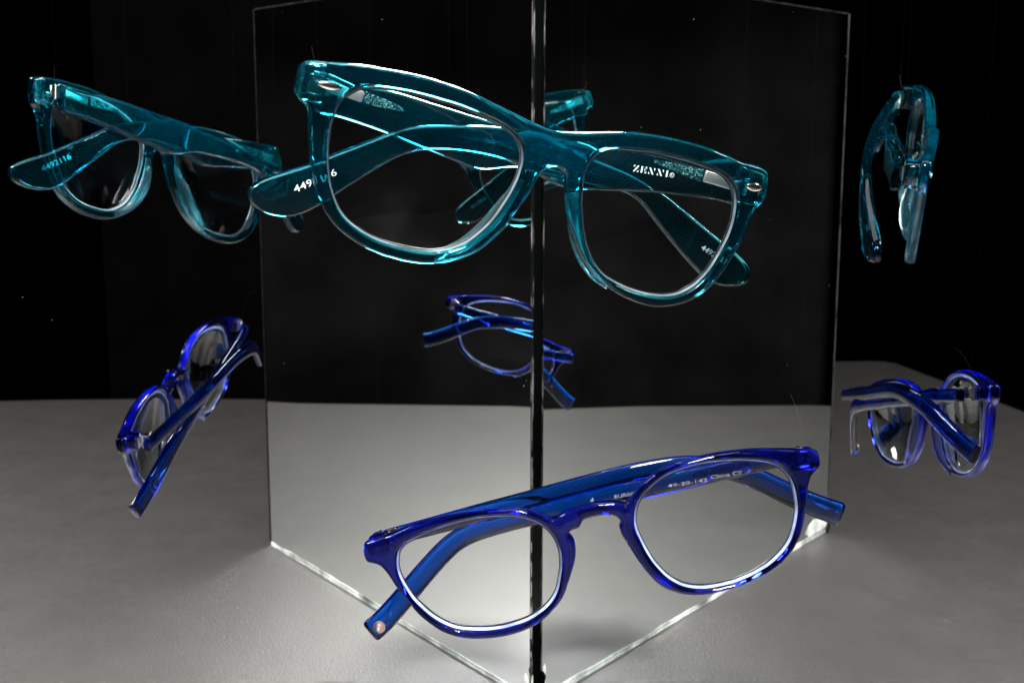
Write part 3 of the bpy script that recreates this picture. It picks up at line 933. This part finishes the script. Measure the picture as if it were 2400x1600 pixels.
half_arm = lambda t: 2.6 + 0.45 * min(1.0, t / 0.25) + 0.75 * max(0.0, (t - 0.55) / 0.45)
b = bmesh.new()
sweep(b, LINE_EL, wEL, half_arm, tt / 2)
tEL = obj("temple", b, BLUE_ARM, blue, 40)
b = bmesh.new()
sweep(b, LINE_ER, wER, half_arm, tt / 2)
tER = obj("temple", b, BLUE_ARM, blue, 40)
tER["label"] = "arm with a small rose gold disc at its tip"
hinge(blue, -64.6, -1.9, -12.6, -15.6, -1)
hinge(blue, 64.6, -2.4, -12.0, -13.9, 1)
fw = lambda u, v: wER(u, v) + tt / 2 + 0.04
lettering("BURROW", 7.6, -5.5, fw, 9.0, 1.15, math.radians(-1.5), SILVER_PRINT, tER)
lettering("49-20-142", 24.2, -5.3, fw, 12.2, 1.05, math.radians(-1.5), SILVER_PRINT, tER)
lettering("China CE", 37.6, -5.15, fw, 9.4, 1.15, math.radians(-1.5), SILVER_PRINT, tER)
# disc on the tip
du, dv = -71.4, -27.6
b = bmesh.new()
r = bmesh.ops.create_cone(b, cap_ends=True, segments=40, radius1=2.0, radius2=2.0, depth=0.3)
for q in r['verts']:
    q.co = Vector((q.co.x + du, q.co.y + dv, q.co.z + wER(du, dv) + tt / 2 - 0.02))
disc = obj("tip_disc", b, ROSE, tER, 35)
def disc_place(x, y, h):
    a = math.radians(52)
    return (du + x * math.cos(a) - y * math.sin(a), dv + x * math.sin(a) + y * math.cos(a), wER(du, dv) + tt / 2 + 0.13 + h)
def stroke(x0, y0, x1, y1, w):
    d = Vector((x1 - x0, y1 - y0)).normalized() * w
    return [(x0 - d.y, y0 + d.x), (x0 + d.y, y0 - d.x), (x1 + d.y, y1 - d.x), (x1 - d.y, y1 + d.x)]
polys_mesh("lettering", [stroke(-1.35, 0.55, -1.0, -0.55, .07), stroke(-1.0, -0.55, -0.65, 0.45, .07), stroke(-0.65, 0.45, -0.3, -0.55, .07), stroke(-0.3, -0.55, 0.05, 0.55, .07),
                         stroke(0.55, -0.6, 0.55, 0.55, .07), stroke(0.55, 0.5, 1.1, 0.45, .06), stroke(1.1, 0.45, 1.1, 0.0, .06), stroke(1.1, 0.0, 0.55, -0.05, .06)], disc_place, ROSE_MARK, disc)

# ---- teal pair
teal = empty("eyeglasses", frame_matrix((4.6008, -165.52992, 252.39273), (0.91607, 0.33765, -0.21634), (0.24082, -0.03182, 0.97005), (0.32065, -0.94073, -0.11047)))
tag(teal, "teal see-through eyeglasses with thick rounded arms and silver rivets hanging in the upper half", "eyeglasses", "eyeglasses hung on threads")
b = bmesh.new()
prism(b, T_OUTER, [T_HOLEEL, T_HOLEER], bow, 4.3, 1.8, 1.8, 8, inset=1.0, step=0.55)
prism(b, [(-72.3, -0.6), (-69, 0.0), (-65.2, 0.2), (-64.8, -3), (-65.0, -8.5), (-66.5, -9.6), (-70, -9.4), (-72.4, -8.6), (-72.8, -5)], [], lambda u, v: -8.2, 4.8, 0.4, 0.8, 3)
prism(b, [(72.0, -0.8), (69, -0.1), (65.2, 0.0), (64.8, -3), (65.0, -8.5), (66.5, -9.8), (70, -10.0), (72.0, -9.2), (72.9, -5)], [], lambda u, v: -8.2, 5.6, 0.4, 0.8, 3)
fr = obj("frame_front", b, TEAL, teal, 35)
nose_pad(fr, T_HOLEEL, 292, 8, 5.5, 4.3, TEAL_FROST)
nose_pad(fr, T_HOLEER, 172, 248, 5.5, 4.3, TEAL_FROST)
make_lens(teal, T_HOLEEL, 0.4, LENS_EDGE_DIM)
make_lens(teal, T_HOLEER, 0.4, LENS_EDGE_DIM)
for ru, rv, ra, rl, rh in ((-64.9, -4.2, 1.0, 3.5, 1.15), (67.6, -4.55, 3.0, 2.9, 1.25)):
    b = bmesh.new()
    r = bmesh.ops.create_uvsphere(b, u_segments=28, v_segments=14, radius=1.0)
    for q in r['verts']:
        x, y = q.co.x * rl, q.co.y * rh
        # pointed almond outline
        y *= (1 - 0.25 * (x / rl) ** 2)
        a = math.radians(ra)
        q.co = Vector((ru + x * math.cos(a) - y * math.sin(a), rv + x * math.sin(a) + y * math.cos(a), bow(ru, rv) + q.co.z * 0.55 + 0.05))
    obj("rivet", b, STEEL, teal, 60)
wEL = curve([(-70, -14.5), (-30, -20.5), (0, -24.5), (30, -26.5), (55, -25), (84, -18.5)])
wER = curve([(-81, -5.0), (-65, -10.3), (-38, -16.5), (20, -17.5), (72, -15.8)])
tt = 3.8
b = bmesh.new()
prism(b, TEL, [], lambda u, v: wEL(u, v) + tt / 2, tt, 1.8, 1.8, 8, inset=1.0, step=0.7, relax=24)
tEL = obj("temple", b, TEAL, teal, 35)
b = bmesh.new()
prism(b, TER, [], lambda u, v: wER(u, v) + tt / 2, tt, 1.8, 1.8, 8, inset=1.0, step=0.7, relax=24)
tER = obj("temple", b, TEAL, teal, 35)
hinge(teal, -67.4, -5.0, -12.8, -14.2, -1)
hinge(teal, 67.4, -5.2, -13.4, -14.6, 1)
# metal hinge cores and glittering wire ends sunk in the arms
def core(parent, wfun, u0, v0, u1, v1, h, glitter):
    a = math.atan2(v1 - v0, u1 - u0)
    L = math.hypot(u1 - u0, v1 - v0)
    M = Matrix.Translation(((u0 + u1) / 2, (v0 + v1) / 2, wfun((u0 + u1) / 2, 0) + tt / 2 - 0.15)) @ Matrix.Rotation(a, 4, 'Z')
    b = bmesh.new()
    rbox(b, (0, 0, 0), (L, h, 1.1), 0.5, M, 4)
    obj("metal_core", b, CORE_METAL, parent, 50)
    b = bmesh.new()
    P = []
    for k in range(24):
        t = k / 23
        P.append((t, 0.5 * h * max(0.12, (1.0 - 0.75 * t ** 1.5)) * (1 + 0.10 * math.sin(k * 1.7))))
    g0, g1 = glitter
    poly = [(u0 + (g1[0] - g0[0]) * t + (g0[0] - u0), g0[1] + (g1[1] - g0[1]) * t + y) for t, y in P] + \
           [(u0 + (g1[0] - g0[0]) * t + (g0[0] - u0), g0[1] + (g1[1] - g0[1]) * t - y) for t, y in reversed(P)]
    prism(b, poly, [], lambda u, v: wfun(u, v) + tt / 2 - 0.4, 0.9, 0.2, 0.2, 2, step=0.5)
    obj("glitter_core", b, GLITTER, parent, 40)
core(tER, wER, 55.7, -5.1, 66.4, -5.6, 3.7, ((55.4, -5.2), (38.8, -4.4)))
core(tEL, wEL, -53.0, -5.6, -64.0, -4.6, 3.2, ((-52.6, -5.7), (-40.0, -6.6)))
fw = lambda u, v: wER(u, v) + tt / 2 + 0.04
# stencil-cut wordmark
def bar(x0, x1, s0, s1, y0=0.0, y1=1.0):
    return [(x0 + s0, y0), (x1 + s0, y0), (x1 + s1, y1), (x0 + s1, y1)]
Wm = []
x = 0.0
Wm += [[(x, 1), (x + .26, 1), (x, .66)], bar(x, x + .24, 0, .62), [(x + .58, 0), (x + .86, 0), (x + .86, .34)]]
x = 1.22
Wm += [bar(x, x + .27, 0, 0), [(x + .52, .5), (x + .66, .78), (x + .66, .22)], [(x + .6, 1), (x + .9, 1), (x + .9, .68)], [(x + .6, 0), (x + .9, 0), (x + .9, .34)]]
for x in (2.45, 3.85):
    Wm += [[(x, 0), (x + .24, 0), (x + .05, .42)], bar(x + .62, x + .89, 0, -.6), [(x + .78, 1), (x + 1.02, 1), (x + .98, .55)]]
x = 5.3
Wm += [bar(x, x + .27, 0, 0)]
a0 = math.radians(3.3)
def zen(x, y, h):
    X, Y = x * 2.05, y * 1.95
    u, v = 32.5 + X * math.cos(a0) - Y * math.sin(a0), -8.75 + X * math.sin(a0) + Y * math.cos(a0)
    return (u, v, fw(u, v) + h)
polys_mesh("lettering", Wm, zen, PRINT, tER)
b = bmesh.new()
cu_, cv_ = 45.3, -7.2
tube(b, [(cu_ + 0.66 * math.cos(t * math.pi / 16), cv_ + 0.66 * math.sin(t * math.pi / 16), fw(cu_, cv_) + 0.05) for t in range(33)], 0.09, 6)
obj("lettering", b, PRINT, tER)
lettering("R", 45.02, -7.55, fw, 0.55, 0.72, a0, PRINT, tER)
lettering("4492116", -67.2, -34.6, fw, 12.9, 1.95, math.radians(32), PRINT, tER)
lettering("4492116", 65.0, -28.1, lambda u, v: wEL(u, v) + tt / 2 + 0.04, 9.0, 1.7, math.radians(-19.5), PRINT, tEL)

# ------------------------------------------------------------------ nylon threads the glasses hang from
def thread(root, p, sway, label, tail):
    q = root.matrix_world @ (Vector(p) * MM) / MM
    b = bmesh.new()
    pts = []
    # a small loop round the hinge, then straight up
    for k in range(9):
        t = k / 8 * 2 * math.pi
        pts.append(q + Vector((1.6 * math.sin(t), 2.2 * math.cos(t) - 1.0, -1.2 + 1.8 * math.sin(t * 0.5))))
    for k in range(1, 16):
        t = k / 15
        pts.append(q + Vector((sway[0] * t, sway[1] * t, 1.0 + 520 * t)))
    tube(b, pts, 0.09, 6)
    tl = [q + Vector(v) for v in tail]
    sm = []
    for i in range(len(tl) - 1):
        p0, p1, p2, p3 = tl[max(i - 1, 0)], tl[i], tl[i + 1], tl[min(i + 2, len(tl) - 1)]
        for j in range(6):
            t = j / 6
            sm.append(0.5 * ((2 * p1) + (p2 - p0) * t + (2 * p0 - 5 * p1 + 4 * p2 - p3) * t * t + (3 * p1 - p0 - 3 * p2 + p3) * t ** 3))
    sm.append(tl[-1])
    k0 = len(b.faces)
    tube(b, sm, 0.06, 6)
    b.faces.ensure_lookup_table()
    for f in b.faces[k0:]:
        f.material_index = 1
    o = obj("nylon_thread", b, [NYLON, NYLON_TAIL], None, 60)
    tag(o, label, "thread", "threads holding the eyeglasses")
thread(blue, (-64.6, 0.6, -14), (-3, 4), "fine clear nylon thread tied at the left hinge of the blue eyeglasses", [(0, 0, 0), (0.6, -0.5, 2.0), (0.3, -0.2, 3.6)])
thread(blue, (64.6, 0.2, -13), (4, 3), "clear nylon thread with a curled tail, tied at the blue eyeglasses' right hinge", [(0, 0, -3), (1, 1, 3), (1, 2, 7), (0, 4, 11), (-1, 7, 14), (-1, 9, 14.5)])
thread(teal, (-67.4, -0.5, -13.6), (-5, 5), "fine clear nylon thread tied at the left hinge of the teal eyeglasses", [(0, 0, 0), (-1, 0.5, 3), (-1.5, 1, 5.5)])
thread(teal, (67.4, -0.8, -14), (6, 8), "clear nylon thread with a loose tail, tied at the teal eyeglasses' right hinge", [(0, 0, 0), (3, 0, -6), (1, 2, -16), (-3, 3, -24), (-8, 3, -27)])
